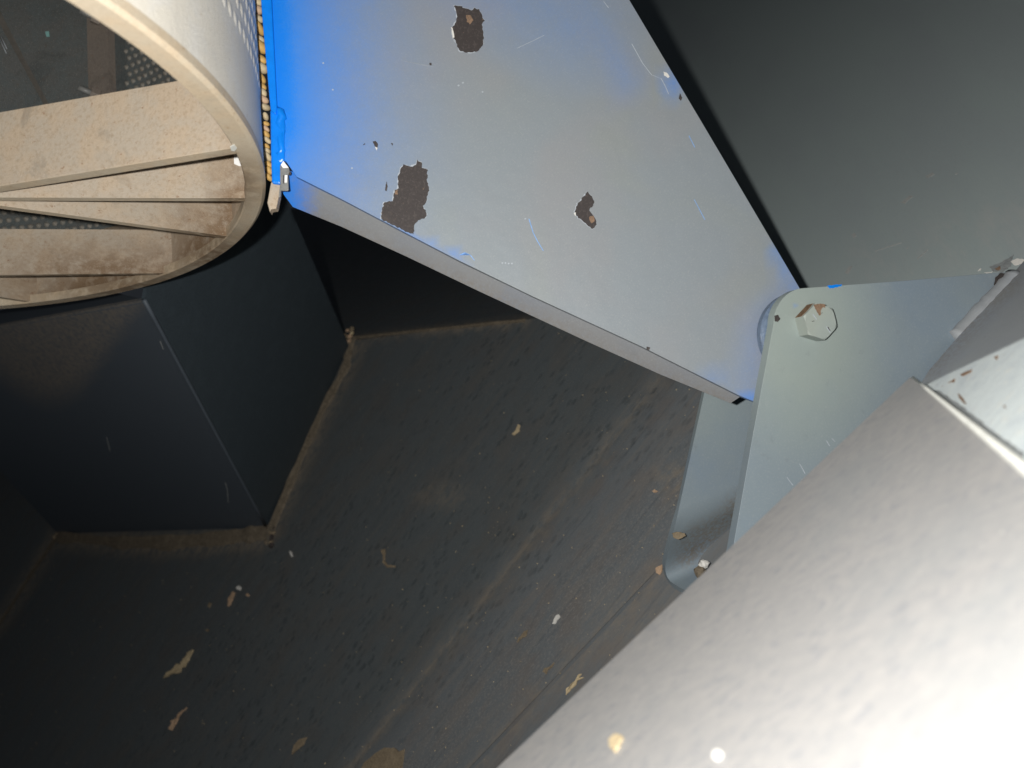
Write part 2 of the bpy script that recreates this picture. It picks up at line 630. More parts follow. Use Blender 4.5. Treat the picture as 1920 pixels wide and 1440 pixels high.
for i, pts in enumerate(([(1596, 440), (1602, 436), (1606, 442), (1600, 446)], [(1688, 380), (1706, 366), (1712, 368), (1696, 382)], [(1790, 326), (1796, 324)], [(1735, 330), (1748, 322), (1752, 326), (1740, 334)],
                         [(1720, 484), (1740, 468)], [(1700, 466), (1703, 462)], [(1584, 512), (1592, 500), (1598, 498), (1590, 514)], [(1640, 470), (1690, 455)])):
    if len(pts) == 2:
        (x0, y0), (x1, y1) = pts
        pts = [(x0, y0), (x1, y1 - .9), (x1 + .8, y1 + .6), (x0 + .6, y0 + 1.2)]
    patch('dust_mark', PAN, pts, M['dustmark'], side, .0003, .0002, 3, .7, 400 + i)

# ------------------------------------------------------------------ welded box below the drum
BF = Plane((270, 562, .59), (500, 990, -FLOOR1.at(500, 990).z), (110, 1000, -FLOOR1.at(110, 1000).z))
BR = Plane((270, 562, .59), (500, 990, -FLOOR1.at(500, 990).z), (655, 650, -FLOOR1.at(655, 650).z))
bb = W(FLOOR1.at(300, 1000))
box = thing('welded_box', 'dark blue grey welded sheet metal box under the drum with a dusty front', 'box', bb)


def box_dust(x, y):
    lim = 690 + 45 * math.sin(x / 60.0) - max(0, x - 150) * .75
    return max(0, min(1, (lim + 40 - y) / 60)) * (1 if x < 275 else 0)


slab('front_panel', [BF.at(*p) for p in ((-160, 640), (270, 562), (500, 993), (110, 1003), (-20, 860))], .003, -BF.n, M['box'], box,
     grid=.012, attrs={'dust': box_dust})
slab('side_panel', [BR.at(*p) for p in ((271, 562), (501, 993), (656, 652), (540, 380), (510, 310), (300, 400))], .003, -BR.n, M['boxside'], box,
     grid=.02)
tube('corner_bend', lerp_path(BF, [(270, 562), (500, 990)], 12), .0018, M['box'], box)
# top sheet turned back from the front edge
TOPB = Plane((270, 562, .59), (-160, 640, -BF.at(-160, 640).z), (210, 551, .66))
slab('top_lip', [TOPB.at(*p) for p in ((270, 561), (-160, 639), (-160, 610), (200, 545))], .003, V((0, -1, -.3)), M['box'], box)


def seam(parent, pts, w, n, seed, h=.35):
    """a flat fillet of weld and caked dirt between wall and floor"""
    rr = random.Random(seed)
    P = []
    for (a, b) in zip(pts[:-1], pts[1:]):
        for j in range(n):
            t = j / n
            P.append(W(FLOOR1.at(a[0] + (b[0] - a[0]) * t, a[1] + (b[1] - a[1]) * t)))
    P.append(W(FLOOR1.at(*pts[-1])))
    vs, fs = [], []
    inside = W(FLOOR1.at(330, 800))
    prof = ((-.5, h * 1.2), (0, h), (.30, h * .55), (.62, .22), (1.0, .06), (1.25, -.12))
    for i, p in enumerate(P):
        d = (P[min(i + 1, len(P) - 1)] - P[max(i - 1, 0)]).normalized()
        o = d.cross(V((0, 0, 1))).normalized()
        if o.dot(p - inside) < 0:
            o = -o
        k = 1 + .45 * noise.noise(V((i * .16, seed * 3.1, 0)))
        e = .00025
        for (x, z) in prof:
            vs.append(p + o * (w * x * k + rr.uniform(-e, e)) + V((0, 0, w * z * k + rr.uniform(-e, e))))
    m = len(prof)
    for i in range(len(P) - 1):
        for k in range(m - 1):
            fs.append([i * m + k, i * m + k + 1, (i + 1) * m + k + 1, (i + 1) * m + k])
    return link('weld_seam', vs, fs, M['caulk'], parent, True)


seam(box, [(508, 992), (560, 868), (600, 775), (648, 690), (657, 640)], .0070, 22, 3)
seam(box, [(112, 1004), (220, 1014), (340, 1013), (430, 1004), (505, 994)], .0100, 22, 4)
seam(box, [(110, 1004), (60, 1076), (10, 1155), (-40, 1230)], .0085, 14, 5, .12)
seam(box, [(655, 636), (800, 620), (985, 602)], .0030, 16, 6, .12)

for pts in ([(422, 905), (426, 918), (428, 942)], [(300, 640), (306, 655)], [(200, 820), (206, 846)]):
    a = [(x - .5, y) for x, y in pts] + [(x + .5, y) for x, y in reversed(pts)]
    slab('scratch', [BF.at(x, y, .0004) for x, y in a], .0002, -BF.n, M['dustmark'], box)

# clods of dirt in the corners of the box
CLODS = [(654, 632, .010, 'lump of straw coloured dirt at the back corner of the dark box'),
         (513, 1004, .011, 'dark crumbly dirt lump at the front corner of the dark box'),
         (108, 1002, .007, 'small dirt clod at the left foot of the dark box')]


def clod(px, py, r, label, mats, seed):
    rr = random.Random(seed)
    base = W(FLOOR1.at(px, py))
    t = thing('dirt_clod', label, 'dirt', base)
    for k in range(16):
        bm = bmesh.new()
        bmesh.ops.create_icosphere(bm, subdivisions=1, radius=r * rr.uniform(.10, .34))
        off = V((rr.gauss(0, r * .55), rr.gauss(0, r * .55), abs(rr.gauss(0, r * .25))))
        for v in bm.verts:
            v.co = V((v.co.x * rr.uniform(.7, 1.4), v.co.y * rr.uniform(.7, 1.4), v.co.z)) + off + base
        bm.verts.index_update()
        link('crumb', [v.co.copy() for v in bm.verts], [[v.index for v in f.verts] for f in bm.faces], M[rr.choice(mats)], t)
        bm.free()


for i, (x, y, r, lb) in enumerate(CLODS):
    clod(x, y, r, lb, [['leaf', 'mud', 'straw', 'caulk'], ['caulk', 'mud', 'chip', 'caulk'], ['mud', 'caulk', 'mud']][i], 20 + i)

# ------------------------------------------------------------------ the lever plate: blue paint oversprayed with grey
EN = V((.19, .03, .98)).normalized()
EAR = Plane(p=ray(1522, 606) * .425, n=EN)                 # front face of the bracket's front ear
LN = V((.10, .09, .99)).normalized()
LEV = Plane(p=ray(1470, 640) * .439, n=LN)                 # front face of the lever plate
lever = thing('lever_plate', 'large blue plate oversprayed with grey and chipped, running diagonally to the bolted bracket', 'plate',
              W(LEV.at(980, 420)))


def lever_blue(x, y):
    e = 512 + y * .055                                     # the strip's seam
    v = max(0, 1.03 - max(0, x - e) / 390.0) ** 2.3 if x < 960 else 0
    v = v * (1.0 if y < 240 else max(.5, 1 - (y - 240) / 400.0))
    v = max(v, .4 * near_line(x, y, [(540, 318), (600, 355), (690, 405), (790, 450), (880, 490)], 9))
    v = max(v, .20 * near_line(x, y, [(1050, -40), (1105, 20), (1140, 85), (1172, 150)], 60))
    v = max(v, .2 * near_line(x, y, [(860, -60), (1020, 20), (1080, 50)], 150))
    v = max(v, .32 * near_line(x, y, [(1455, 470), (1490, 540)], 24), .16 * near_line(x, y, [(1490, 545), (1420, 620), (1395, 750)], 55))
    v = max(v, .75 * blob(x, y, 1408, 745, 32, 18), .25 * blob(x, y, 1340, 705, 40, 26))
    v = max(v, .5 * blob(x, y, 1260, 160, 30, 40))
    return v


LEVO = [(505, -140), (1098, -140), (1180, 0), (1340, 270), (1502, 545), (1560, 640), (1500, 760), (1424, 756), (1412, 752), (1385, 741), (1200, 648),
        (1000, 556), (862, 489), (800, 457), (737, 424), (640, 373), (556, 331), (547, 318), (536, 302), (526, 300), (518, 205), (511, 60)]
slab('panel', [LEV.at(*p) for p in LEVO], .003, -LEV.n, M['lever'], lever, grid=.006, attrs={'blue': lever_blue}, bevel=.0004)
# flange turned back along the lower edge
FLG = Plane((556, 336, -(LEV.at(556, 336).z) + .004), (1388, 746, -(LEV.at(1388, 746).z) + .004), (640, 425, -(LEV.at(640, 425).z) + .016))


def flange_blue(x, y):
    return max(0, .85 - abs(x - 535) / 170.0) ** 1.5 + 1.2 * blob(x, y, 799, 461, 9, 9)


slab('flange', [FLG.at(*p) for p in ((549, 322), (640, 374), (737, 427), (862, 492), (1000, 558.5), (1200, 650.5), (1388, 744), (1370, 756), (1240, 703),
                                     (1100, 640), (900, 547), (760, 480), (640, 425), (549, 388), (527, 358), (533, 318))], .0010, V((-.2, .3, -1)), M['flange'], lever,
     grid=.008, attrs={'blue': flange_blue, 'dust': lambda x, y: .5 * near_line(x, y, [(549, 388), (900, 547), (1370, 756)], 14)}, bevel=.0005)
# flat bar on the plate's left edge, its weld and its paint
strip = slab('edge_strip', [LEV.at(*p, .0025) for p in ((486, -140), (508, -140), (509, 0), (512, 60), (519, 200), (517, 215), (507, 206), (499, 120), (491, 30), (489, 0))],
             .006, -LEV.n, M['blueglob'], lever, bevel=.0006)
slab('edge_foot', [LEV.at(*p, .001) for p in ((506, 204), (519, 203), (532, 212), (535, 235), (533, 262), (534, 300), (527, 304), (526, 345), (509, 343), (507, 280))],
     .004, -LEV.n, M['blueglob'], lever, bevel=.0012)
gp = []
for i, (x, y, r) in enumerate([(519, 206, .0022), (526, 210, .0026), (529, 222, .0022), (522, 232, .002), (528, 246, .0017), (524, 262, .0022), (529, 284, .002), (521, 292, .0018)]):
    gp.append(LEV.at(x, y, -.0006))
tube('weld_blob', gp, [.0022, .0030, .0027, .0023, .0021, .0024, .0024, .0016], M['blueglob'], lever, 10, .2, 9)

# chips where the paint has come away
CR3 = lambda L: [(460 + a * .2917, b * .2917) for a, b in L]
CR8 = lambda L: [(660 + a * .2604, 240 + b * .2604) for a, b in L]
chipA = CR3([(1340, 35), (1390, 40), (1450, 70), (1470, 52), (1505, 60), (1520, 100), (1538, 130), (1520, 160), (1533, 215), (1530, 280), (1500, 325), (1460, 338),
             (1380, 330), (1360, 285), (1335, 240), (1330, 180), (1360, 130), (1355, 75)])
chipB = [(782, 299), (791, 305), (790, 315), (802, 318), (801, 336), (805, 354), (800, 376), (794, 387), (801, 400), (798, 407), (784, 413), (777, 421), (776, 440),
         (745, 426), (714, 410), (714, 405), (720, 379), (737, 376), (740, 357), (747, 353), (746, 335), (750, 318), (757, 309), (769, 313), (779, 308)]
chipC = CR8([(1697, 460), (1748, 525), (1735, 560), (1707, 585), (1720, 610), (1745, 640), (1765, 700), (1735, 728), (1715, 712), (1680, 685), (1612, 630), (1605, 605),
             (1618, 555), (1650, 520), (1665, 490)])
for i, c in enumerate((chipA, chipB, chipC)):
    o = patch('paint_chip', LEV, c, M['chip'], lever, .00035, .0003, 3.2, 1.3, 40 + i)
    cx, cy = sum(p[0] for p in c) / len(c), sum(p[1] for p in c) / len(c)
    rim = [(cx + (x - cx) * (1 + 1.0 / max(8, math.hypot(x - cx, y - cy))) - .5, cy + (y - cy) * (1 + .8 / max(8, math.hypot(x - cx, y - cy)))) for x, y in c]
    if i == 1:
        rim = [p for p in rim if p[1] < 412]
    patch('paint_edge', LEV, rim, M['scratchp'], lever, .0002, .0002, 3.2, 1.3, 40 + i)
    o['label'] = ['dark bare patch with a brown spot near the top of the plate', 'largest dark bare patch reaching the lower edge',
                  'small boot shaped dark bare patch'][i]
for i, c in enumerate([[(699, 265), (704, 264), (709, 270), (708, 278), (704, 276)], [(733, 268), (737, 269), (736, 273)], [(680, 272), (684, 268), (685, 270)],
                       [(725, 340), (727, 348), (725, 358), (722, 357), (723, 347)], [(805, 118), (809, 117), (809, 122), (806, 122)],
                       [(1275, 175), (1279, 183), (1277, 189), (1273, 184)], [(1213, 650), (1219, 651), (1217, 657), (1212, 655)]]):
    patch('paint_chip', LEV, c, M['chip'], lever, .00035, .0003, 2, .5, 60 + i)
patch('rust_spot', LEV, CR3([(1420, 95), (1450, 100), (1465, 130), (1445, 155), (1425, 140)]), M['rustspot'], lever, .0005, .0002, 3, .8, 1)
patch('rust_spot', LEV, CR8([(1705, 640), (1740, 630), (1748, 670), (1720, 685)]), M['rustspot'], lever, .0005, .0002, 3, .8, 2)
patch('rust_spot', LEV, [(741, 358), (746, 356), (745, 365), (740, 364)], M['rustspot'], lever, .0005, .0002, 2, .6, 3)
patch('paint_flake', LEV, CR3([(1323, 175), (1333, 180), (1345, 240), (1333, 243)]), M['flake'], lever, .0006, .0003, 3, .4, 4)
patch('paint_flake', LEV, [(703, 275), (708, 277), (706, 282)], M['flake'], lever, .0006, .0003, 0)
patch('paint_flake', LEV, [(1076, 400), (1080, 398), (1079, 405)], M['flake'], lever, .0006, .0003, 0)
patch('paint_flake', LEV, [(1244, 134), (1250, 136), (1256, 144), (1252, 146), (1246, 141)], M['flake'], lever, .0006, .0003, 2, .5, 5)


def scratch(plane, pts, w, mat, parent):
    a = [(x - w, y) for x, y in pts]
    b = [(x + w * .6, y + w * .3) for x, y in reversed(pts)]
    return slab('scratch', [plane.at(x, y, .00025) for x, y in a + b], .0002, -plane.n, mat, parent)


scratch(LEV, [(992, 410), (1000, 436), (1008, 452), (1019, 470)], .9, M['scratch'], lever)
scratch(LEV, [(862, 478), (872, 473), (882, 478), (890, 488)], 1.0, M['scratch'], lever)
scratch(LEV, [(1185, 82), (1205, 118), (1222, 140), (1240, 147), (1248, 162), (1254, 176)], .7, M['scratchp'], lever)
scratch(LEV, [(1132, 2), (1141, 14)], .7, M['scratchp'], lever)
scratch(LEV, [(1292, 254), (1303, 276)], .6, M['scratch'], lever)
scratch(LEV, [(1302, 374), (1322, 412)], .6, M['scratch'], lever)
scratch(LEV, [(970, 90), (1000, 76), (1020, 66)], .6, M['scratchp'], lever)
scratch(LEV, [(752, 113), (800, 123), (812, 124)], .5, M['scratchp'], lever)
for i, (x, y) in enumerate([(942, 493), (948, 493), (954, 494), (960, 494), (606, 118), (624, 168), (860, 160), (868, 155), (905, 172), (660, 315), (985, 410)]):
    patch('paint_nick', LEV, [(x - 2, y), (x, y - 1.6), (x + 2, y), (x, y + 1.8)], M['scratchp'], lever, .0004, .0003, 0)

# ------------------------------------------------------------------ U bracket with its bolt
brk = thing('pivot_bracket', 'grey folded bracket with a hex bolt clamping the right end of the blue plate', 'bracket', W(F3.at(1290, 1090)))


def ear_green(x, y):
    return max(0, min(1, 1.5 * blob(x, y, 1500, 630, 190, 260)))


def ear_blue(x, y):
    return .9 * blob(x, y, 1502, 572, 20, 18) + .35 * blob(x, y, 1458, 755, 16, 30) + .55 * blob(x, y, 1488, 598, 12, 14)


arc = [(1451 + 58 * (1 - math.cos(t)), 606 - 66 * math.sin(t)) for t in [math.radians(a) for a in range(0, 91, 9)]]
earo = [(1330, 1270), (1376, 1020), (1412, 815)] + arc + [(1700, 526), (1906, 508), (1960, 500), (1960, 640), (1745, 700), (1700, 1000), (1500, 1300)]
slab('front_ear', [EAR.at(*p) for p in earo], .0068, -EAR.n, M['grey'], brk, grid=.008,
     attrs={'green': ear_green, 'blue': ear_blue, 'dust': lambda x, y: .7 * near_line(x, y, [(1890, 512), (1865, 550)], 18)}, bevel=.0011)
# rear ear and web: one sheet bent through a radius
RE = Plane(p=ray(1320, 740) * .50, n=EN)
udir = (RE.at(1410, 925) - RE.at(1262, 990)).normalized()
q0, q1 = RE.at(1322, 730), RE.at(1266, 985)
q2 = ray(1241, 1082) * .532
q3 = ray(1318, 1126) * .490
q4 = EAR.at(1348, 1140)
prof = [q0.lerp(q1, i / 8) for i in range(9)]
ra, rb = q1.lerp(q2, .62), q2.lerp(q3, .32)
prof += [q1.lerp(ra, .5), ra]
prof += [((1 - t) ** 2) * ra + 2 * t * (1 - t) * q2 + t * t * rb for t in [i / 10 for i in range(1, 11)]]
prof += [rb.lerp(q3, .5), q3]
prof += [q4]
rows = 16
rv, rf = [], []
m_ = len(prof)
nrm_ = []
for k in range(m_):
    tg = prof[min(k + 1, m_ - 1)] - prof[max(k - 1, 0)]
    nn = tg.cross(udir).normalized()
    nrm_.append(nn if nn.dot(V((-.3, .4, 1))) > 0 else -nn)
for lay in (0, 1):
    for i in range(rows):
        for k, p in enumerate(prof):
            rv.append(W(p - nrm_[k] * (.004 * lay) + udir * (.14 * i / (rows - 1))))
    o_ = lay * rows * m_
    for i in range(rows - 1):
        for k in range(m_ - 1):
            q = [o_ + i * m_ + k, o_ + i * m_ + k + 1, o_ + (i + 1) * m_ + k + 1, o_ + (i + 1) * m_ + k]
            rf.append(q if lay else q[::-1])
b_ = len(rv)
for k in range(m_):
    for lay in (0, 1):
        rv.append(W(prof[k] - nrm_[k] * (.004 * lay)))
for k in range(m_ - 1):
    rf.append([b_ + 2 * k, b_ + 2 * k + 1, b_ + 2 * k + 3, b_ + 2 * k + 2])
re_ = link('rear_ear', rv, rf, M['grey'], brk, True,
           attrs={'green': lambda x, y: .55 * blob(x, y, 1335, 760, 90, 110),
                  'dust': lambda x, y: 1.0 * near_line(x, y, [(1285, 1045), (1350, 990), (1390, 940)], 30) + .9 * near_line(x, y, [(1262, 1003), (1285, 1000), (1340, 968)], 12),
                  'blue': lambda x, y: .4 * near_line(x, y, [(1375, 950), (1390, 850)], 18)})
patch('dirt_smear', RE, [(1261, 1001), (1270, 997), (1284, 1000), (1286, 1004), (1276, 1011), (1264, 1010)], M['mud'], brk, .0027, .0006, 3, 1.2, 7)

# spacer washer between ear and lever
ex = (V((1, 0, 0)) - EN * EN.x).normalized()
ey = EN.cross(ex)
BC = EAR.at(1521, 606)


def disc(name, c, r, h, mat, parent, seg=40, cham=.0):
    vs, fs = [], []
    for z, rr in ((-h, r), (-cham, r), (0, r - cham)):
        for k in range(seg):
            t = 2 * math.pi * k / seg
            vs.append(W(c + EN * z + (ex * math.cos(t) + ey * math.sin(t)) * rr))
    for j in range(2):
        for k in range(seg):
            fs.append([j * seg + k, j * seg + (k + 1) % seg, (j + 1) * seg + (k + 1) % seg, (j + 1) * seg + k])
    fs.append([2 * seg + k for k in range(seg)])
    return link(name, vs, fs, mat, parent, attrs={'blue': lambda x, y: .42})


disc('spacer_washer', EAR.at(1515, 625) - EN * .0069, .0240, .0055, M['washer'], brk, 48, .0015)


# hex bolt: six flats, chamfered crown, three grade marks and rust on the upper flats
def hexbolt(c, R, h, ph, parent):
    seg = 48
    vs, fs = [], []
    ri = R * .866

    def hexr(t):
        a = (t - ph + math.pi / 6) % (math.pi / 3) - math.pi / 6
        a = (t - ph) % (math.pi / 3) - math.pi / 6
        return ri / math.cos(a)
    rings = []
    crown = R * .905
    for k in range(seg):
        t = ph + 2 * math.pi * k / seg
        rh = hexr(t)
        zc = h - max(0, rh - crown) * .62
        rings.append((t, rh, zc))
    lv = [[], [], []]
    for t, rh, zc in rings:
        e = ex * math.cos(t) + ey * math.sin(t)
        lv[0].append(c + e * rh)
        lv[1].append(c + e * rh + EN * zc)
        lv[2].append(c + e * min(rh, crown) * .985 + EN * h)
    for L in lv:
        vs += [W(p) for p in L]
    for j in range(2):
        for k in range(seg):
            fs.append([j * seg + k, j * seg + (k + 1) % seg, (j + 1) * seg + (k + 1) % seg, (j + 1) * seg + k])
    fs.append([2 * seg + k for k in range(seg)])
    return link('hex_bolt', vs, fs, M['bolt'], parent, attrs={'green': lambda x, y: .6})


BR_, BH, PH = .0103, .0090, math.radians(45)
bolt = hexbolt(BC, BR_, BH, PH, brk)
bolt['label'] = 'grey painted hex bolt head with rust on its upper flats'


def on_top(dx, dy, z=.0):
    return BC + ex * dx + ey * dy + EN * (BH + z)


def top_poly(name, pts, mat, th=.0003, z=.0003, jit=0, seed=0):
    pp = ragged(pts, .0006, jit, seed) if jit else pts
    return slab(name, [on_top(x, y, z) for x, y in pp], th, -EN, mat, bolt)


def dash(name, ax, ay, bx, by, w, mat):
    d = V((bx - ax, by - ay)).normalized()
    n = V((-d.y, d.x)) * w
    top_poly(name, [(ax + n.x, ay + n.y), (bx + n.x, by + n.y), (bx - n.x, by - n.y), (ax - n.x, ay - n.y)], mat)


S = .0000144 * 1.42                                      # metres per pixel of the 14.4x close-up of the head


def bt(cx, cy):                                          # close-up position -> head plane
    return ((cx - 800) * S, -(cy - 690) * S)


for a, b, mt in (((570, 500), (680, 640), 'scratchp'), ((955, 820), (1075, 980), 'scratchp'), ((1005, 835), (1070, 950), 'chip'), ((540, 695), (605, 684), 'chip'),
                 ((815, 470), (850, 462), 'chip')):
    (x0, y0), (x1, y1) = bt(*a), bt(*b)
    dash('grade_mark', x0, y0, x1, y1, .00016, M[mt])
top_poly('rust_patch', [bt(*p) for p in ((600, 250), (800, 215), (930, 235), (930, 330), (870, 310), (800, 400), (800, 520), (755, 540), (690, 440), (640, 350))], M['rustspot'],
         .0003, .0002, .0001, 3)
# rusted flats: thin scabs standing off the side faces
for fa, scale_, mt in ((105 - 30 + 60, 1.0, 'rust'), (75, 1.0, 'rustspot'), (15, .9, 'rust')):
    t0 = math.radians(fa)
    e = ex * math.cos(t0) + ey * math.sin(t0)
    g = EN.cross(e)
    c0 = BC + e * (BR_ * .866 + .0002)
    hw = BR_ * .49 * scale_
    slab('rust_patch', [c0 - g * hw + EN * .0005, c0 + g * hw + EN * .0005, c0 + g * hw + EN * .0062, c0 + g * hw * .3 + EN * .0070, c0 - g * hw * .5 + EN * .0067, c0 - g * hw + EN * .006],
         .0004, -e, M[mt], bolt)
# nick on the ear's edge and scrapes on its face
patch('paint_chip', EAR, [(1452, 592), (1459, 590), (1463, 597), (1459, 604), (1453, 602)], M['chip'], brk, .0003, .0002, 2, .5, 11)
for pts in ([(1550, 826), (1556, 836)], [(1500, 870), (1510, 888)], [(1476, 895), (1487, 910)], [(1560, 822), (1566, 828)]):
    scratch(EAR, pts, .8, M['scratchp'], brk)
for i, (pts, mt, pl) in enumerate((([(1866, 522), (1876, 512), (1890, 512), (1884, 524), (1868, 544), (1862, 545)], 'chip', EAR), ([(1895, 490), (1906, 484), (1922, 486), (1918, 494), (1900, 497)], 'flake', PAN),
                           ([(1832, 508), (1840, 503), (1838, 507)], 'flake', PAN), ([(1866, 503), (1874, 499), (1876, 504), (1870, 507)], 'rustspot', PAN), ([(1846, 511), (1862, 509), (1858, 512)], 'flake', PAN),
                           ([(1855, 500), (1880, 490), (1900, 478), (1894, 500), (1880, 510), (1862, 508)], 'weld', PAN))):
    patch('paint_chip', pl, pts, M[mt], brk if pl is EAR else side, .0006 if mt != 'weld' else .0003, .0003, 3, 1.0, 300 + i)
patch('blue_paint_spot', EAR, [(1551, 536), (1566, 533.5), (1580, 533), (1577, 537), (1566, 539), (1556, 541)], M['blueglob'], brk, .0003, .0002, 3, .7, 12)
# weld between ear and rail
wp = [EAR.at(1905 - 162 * t + random.uniform(-1.5, 1.5), 520 + 170 * t, .001) for t in [i / 26 for i in range(19)]]
tube('weld_bead', wp, [.0062 * random.uniform(.93, 1.05) for _ in wp], M['grey2'], brk, 14, .05, 5)

# ------------------------------------------------------------------ rail and pale frame corner on the right
RAIL = Plane((1740, 702, .425), (1905, 512, .447), (1920, 640, .375))
rail = slab('support_rail', [RAIL.at(*p) for p in ((1725, 722), (1742, 694), (1912, 498), (2060, 330), (2060, 590), (1920, 655), (1780, 726))], .006, V((.5, -.3, -1)), M['grey2'],
            bevel=.0008, grid=.01, attrs={'dust': lambda x, y: .6 * near_line(x, y, [(1740, 700), (1905, 520)], 26)})
tag(rail, 'mid grey dusty rail face between the bracket and the pale frame corner', 'rail')
CRN = Plane((1740, 720, .325), (1920, 632, .27), (1920, 860, .212))
crn = thing('frame_corner', 'pale grey chipped painted frame corner at the right edge, behind the nearest plate', 'frame', W(CRN.at(1900, 800)))
slab('face', [CRN.at(*p) for p in ((1728, 724), (1775, 700), (1920, 632), (2080, 556), (2080, 1050), (1920, 880), (1800, 800))], .02, V((.35, -.2, -1)), M['corner'], crn, bevel=.0015)
for i, c in enumerate([[(1796, 736), (1804, 745), (1811, 757), (1806, 756), (1799, 748)], [(1863, 669), (1870, 667), (1868, 674)], [(1777, 717), (1790, 710), (1788, 716)],
                       [(1800, 702), (1822, 692), (1820, 697), (1804, 705)], [(1880, 762), (1884, 760), (1884, 765)]]):
    patch('rust_spot', CRN, c, M['rustspot'], crn, .0004, .0003, 3, .8, 80 + i)
patch('dirt_smear', CRN, [(1728, 728), (1760, 742), (1800, 775), (1860, 822), (1920, 868), (1920, 850), (1850, 800), (1800, 760), (1765, 735)], M['weld'], crn, .0003, .0002, 5, 2, 90)

# ------------------------------------------------------------------ the plate nearest the lens
NP = Plane((1710, 705, .315), (930, 1440, .27), (1920, 1440, .126))
npl = thing('foreground_plate', 'pale dusty out of focus steel plate filling the lower right corner', 'plate', W(NP.at(1500, 1300)))
slab('sheet', [NP.at(*p) for p in ((1706, 706), (1320, 1072), (930, 1440), (700, 1657), (1500, 1900), (2300, 1900), (2300, 1180), (1920, 872), (1722, 712))], .005, -NP.n, M['near'], npl,
     bevel=.0007)
ep = [NP.at(1712 + 388 * t, 708 + 315 * t, .0004) for t in [i / 14 for i in range(15)]]
tube('edge_highlight', ep, [.0006 + .0012 * min(1, i / 8) for i in range(15)], M['edge'], npl, 10)  # white bead added to paint the bright flash line along the plate edge
NB = [('tan paper scrap lying blurred on the nearest plate', 'scrap', [(1140, 1385), (1152, 1375), (1166, 1378), (1160, 1392), (1150, 1408), (1143, 1400)], 'leaf'),
      ('pale oval seed lying blurred on the nearest plate', 'seed', [(1334, 1416), (1338, 1407), (1346, 1405), (1351, 1409), (1347, 1418), (1339, 1421)], 'white')]
for lb, cat, pts, mt in NB:
    tag(patch('seed' if cat == 'seed' else 'paper_scrap', NP, pts, M[mt], None, .0012, .001, 3, .8, 5), lb, cat)

# ------------------------------------------------------------------ the drum
DC = V((-0.36561804, 0.09354945, -0.33917445))
DD = V((-0.10119725, 0.98441039, -0.14385861)).normalized()
DR = .24484
du_ = DD.cross(V((0, 0, 1))).normalized()
dv_ = du_.cross(DD)


def cyl(t, s, r):
    return DC + DD * s + (du_ * math.cos(t) + dv_ * math.sin(t)) * r


def hit(px, py, r, far=True):
    d = ray(px, py)
    o = -DC
    dp = d - DD * d.dot(DD)
    op = o - DD * o.dot(DD)
    A, B, C = dp.dot(dp), 2 * dp.dot(op), op.dot(op) - r * r
    q = math.sqrt(max(0, B * B - 4 * A * C))
    k = (-B + q) / (2 * A) if far else (-B - q) / (2 * A)
    P = d * k - DC
    return math.atan2(P.dot(dv_), P.dot(du_)), P.dot(DD)


RING = Plane(p=DC, n=-DD)


def ringpt(px, py):
    return RING.at(px, py)


drum = thing('drum', 'large dusty tan steel drum with spokes and a dimpled shell in the upper left', 'drum', W(DC))


def revolve(name, prof, t0, t1, seg, mat, smooth=False, attrs=None, closed=False):
    vs, fs = [], []
    n = len(prof)
    m = seg + 1 if not closed else seg
    for i in range(m):
        t = t0 + (t1 - t0) * i / seg
        for s, r in prof:
            vs.append(W(cyl(t, s, r)))
    for i in range(seg):
        j = (i + 1) % m
        for k in range(n):
            fs.append([i * n + k, i * n + (k + 1) % n, j * n + (k + 1) % n, j * n + k])
    if not closed:
        fs.append(list(range(n)))
        fs.append([(m - 1) * n + k for k in range(n - 1, -1, -1)])
    return link(name, vs, fs, mat, drum, smooth, attrs)


LEN = .42
revolve('shell', [(.004, DR - .0002), (LEN, DR - .0002), (LEN, DR - .004), (.004, DR - .004)], 0, 2 * math.pi, 320, M['shell'], closed=True)
rustlow = lambda x, y: max(1.0 * blob(x, y, 448, 340, 70, 75), 1.1 * blob(x, y, 400, 480, 150, 80), 1.0 * blob(x, y, 230, 535, 300, 60))
revolve('end_ring', [(.0006, DR - .0008), (.0016, DR + .0002), (.006, DR + .0002), (.006, DR - .0105), (.0008, DR - .0105), (0, DR - .0098), (0, DR - .0016)], 0, 2 * math.pi, 360, M['ringm'], closed=True,
        attrs={'rust': lambda x, y: .5 * rustlow(x, y)})
revolve('inner_lip', [(.006, DR - .0042), (.05, DR - .0042), (.05, DR - .0062), (.006, DR - .0062)], 0, 2 * math.pi, 240, M['drum'], True, {'rust': lambda x, y: .8 * rustlow(x, y)}, closed=True)


def bumps(name, ths, ss, r, rad, height, outward, mat, skip=None, shift=True, asp=1.0):
    """rows of pressed dimples, too many to pick apart: one part"""
    vs, fs = [], []
    k6 = 7
    for j, s in enumerate(ss):
        for i, t in enumerate(ths):
            t2 = t + (ths[1] - ths[0]) * .5 * (j % 2 if shift else (j % 3) / 1.5)
            if skip and skip(t2, s):
                continue
            c = cyl(t2, s, r)
            nrm = (c - DC - DD * s).normalized() * (1 if outward else -1)
            g = DD.cross(nrm)
            b = len(vs)
            for rr, hh in ((1.0, -.05), (.72, .55), (.3, .95)):
                for q in range(k6):
                    a = 2 * math.pi * q / k6
                    vs.append(W(c + (g * math.cos(a) + DD * math.sin(a) * asp) * rad * rr + nrm * height * hh))
            for l in range(2):
                for q in range(k6):
                    fs.append([b + l * k6 + q, b + l * k6 + (q + 1) % k6, b + (l + 1) * k6 + (q + 1) % k6, b + (l + 1) * k6 + q])
            fs.append([b + 2 * k6 + q for q in range(k6)])
    o = link(name, vs, fs, mat, drum, True)
    o['kind'] = 'stuff'
    return o


def arange(a, b, d):
    return [a + d * i for i in range(int((b - a) / d) + 1)]


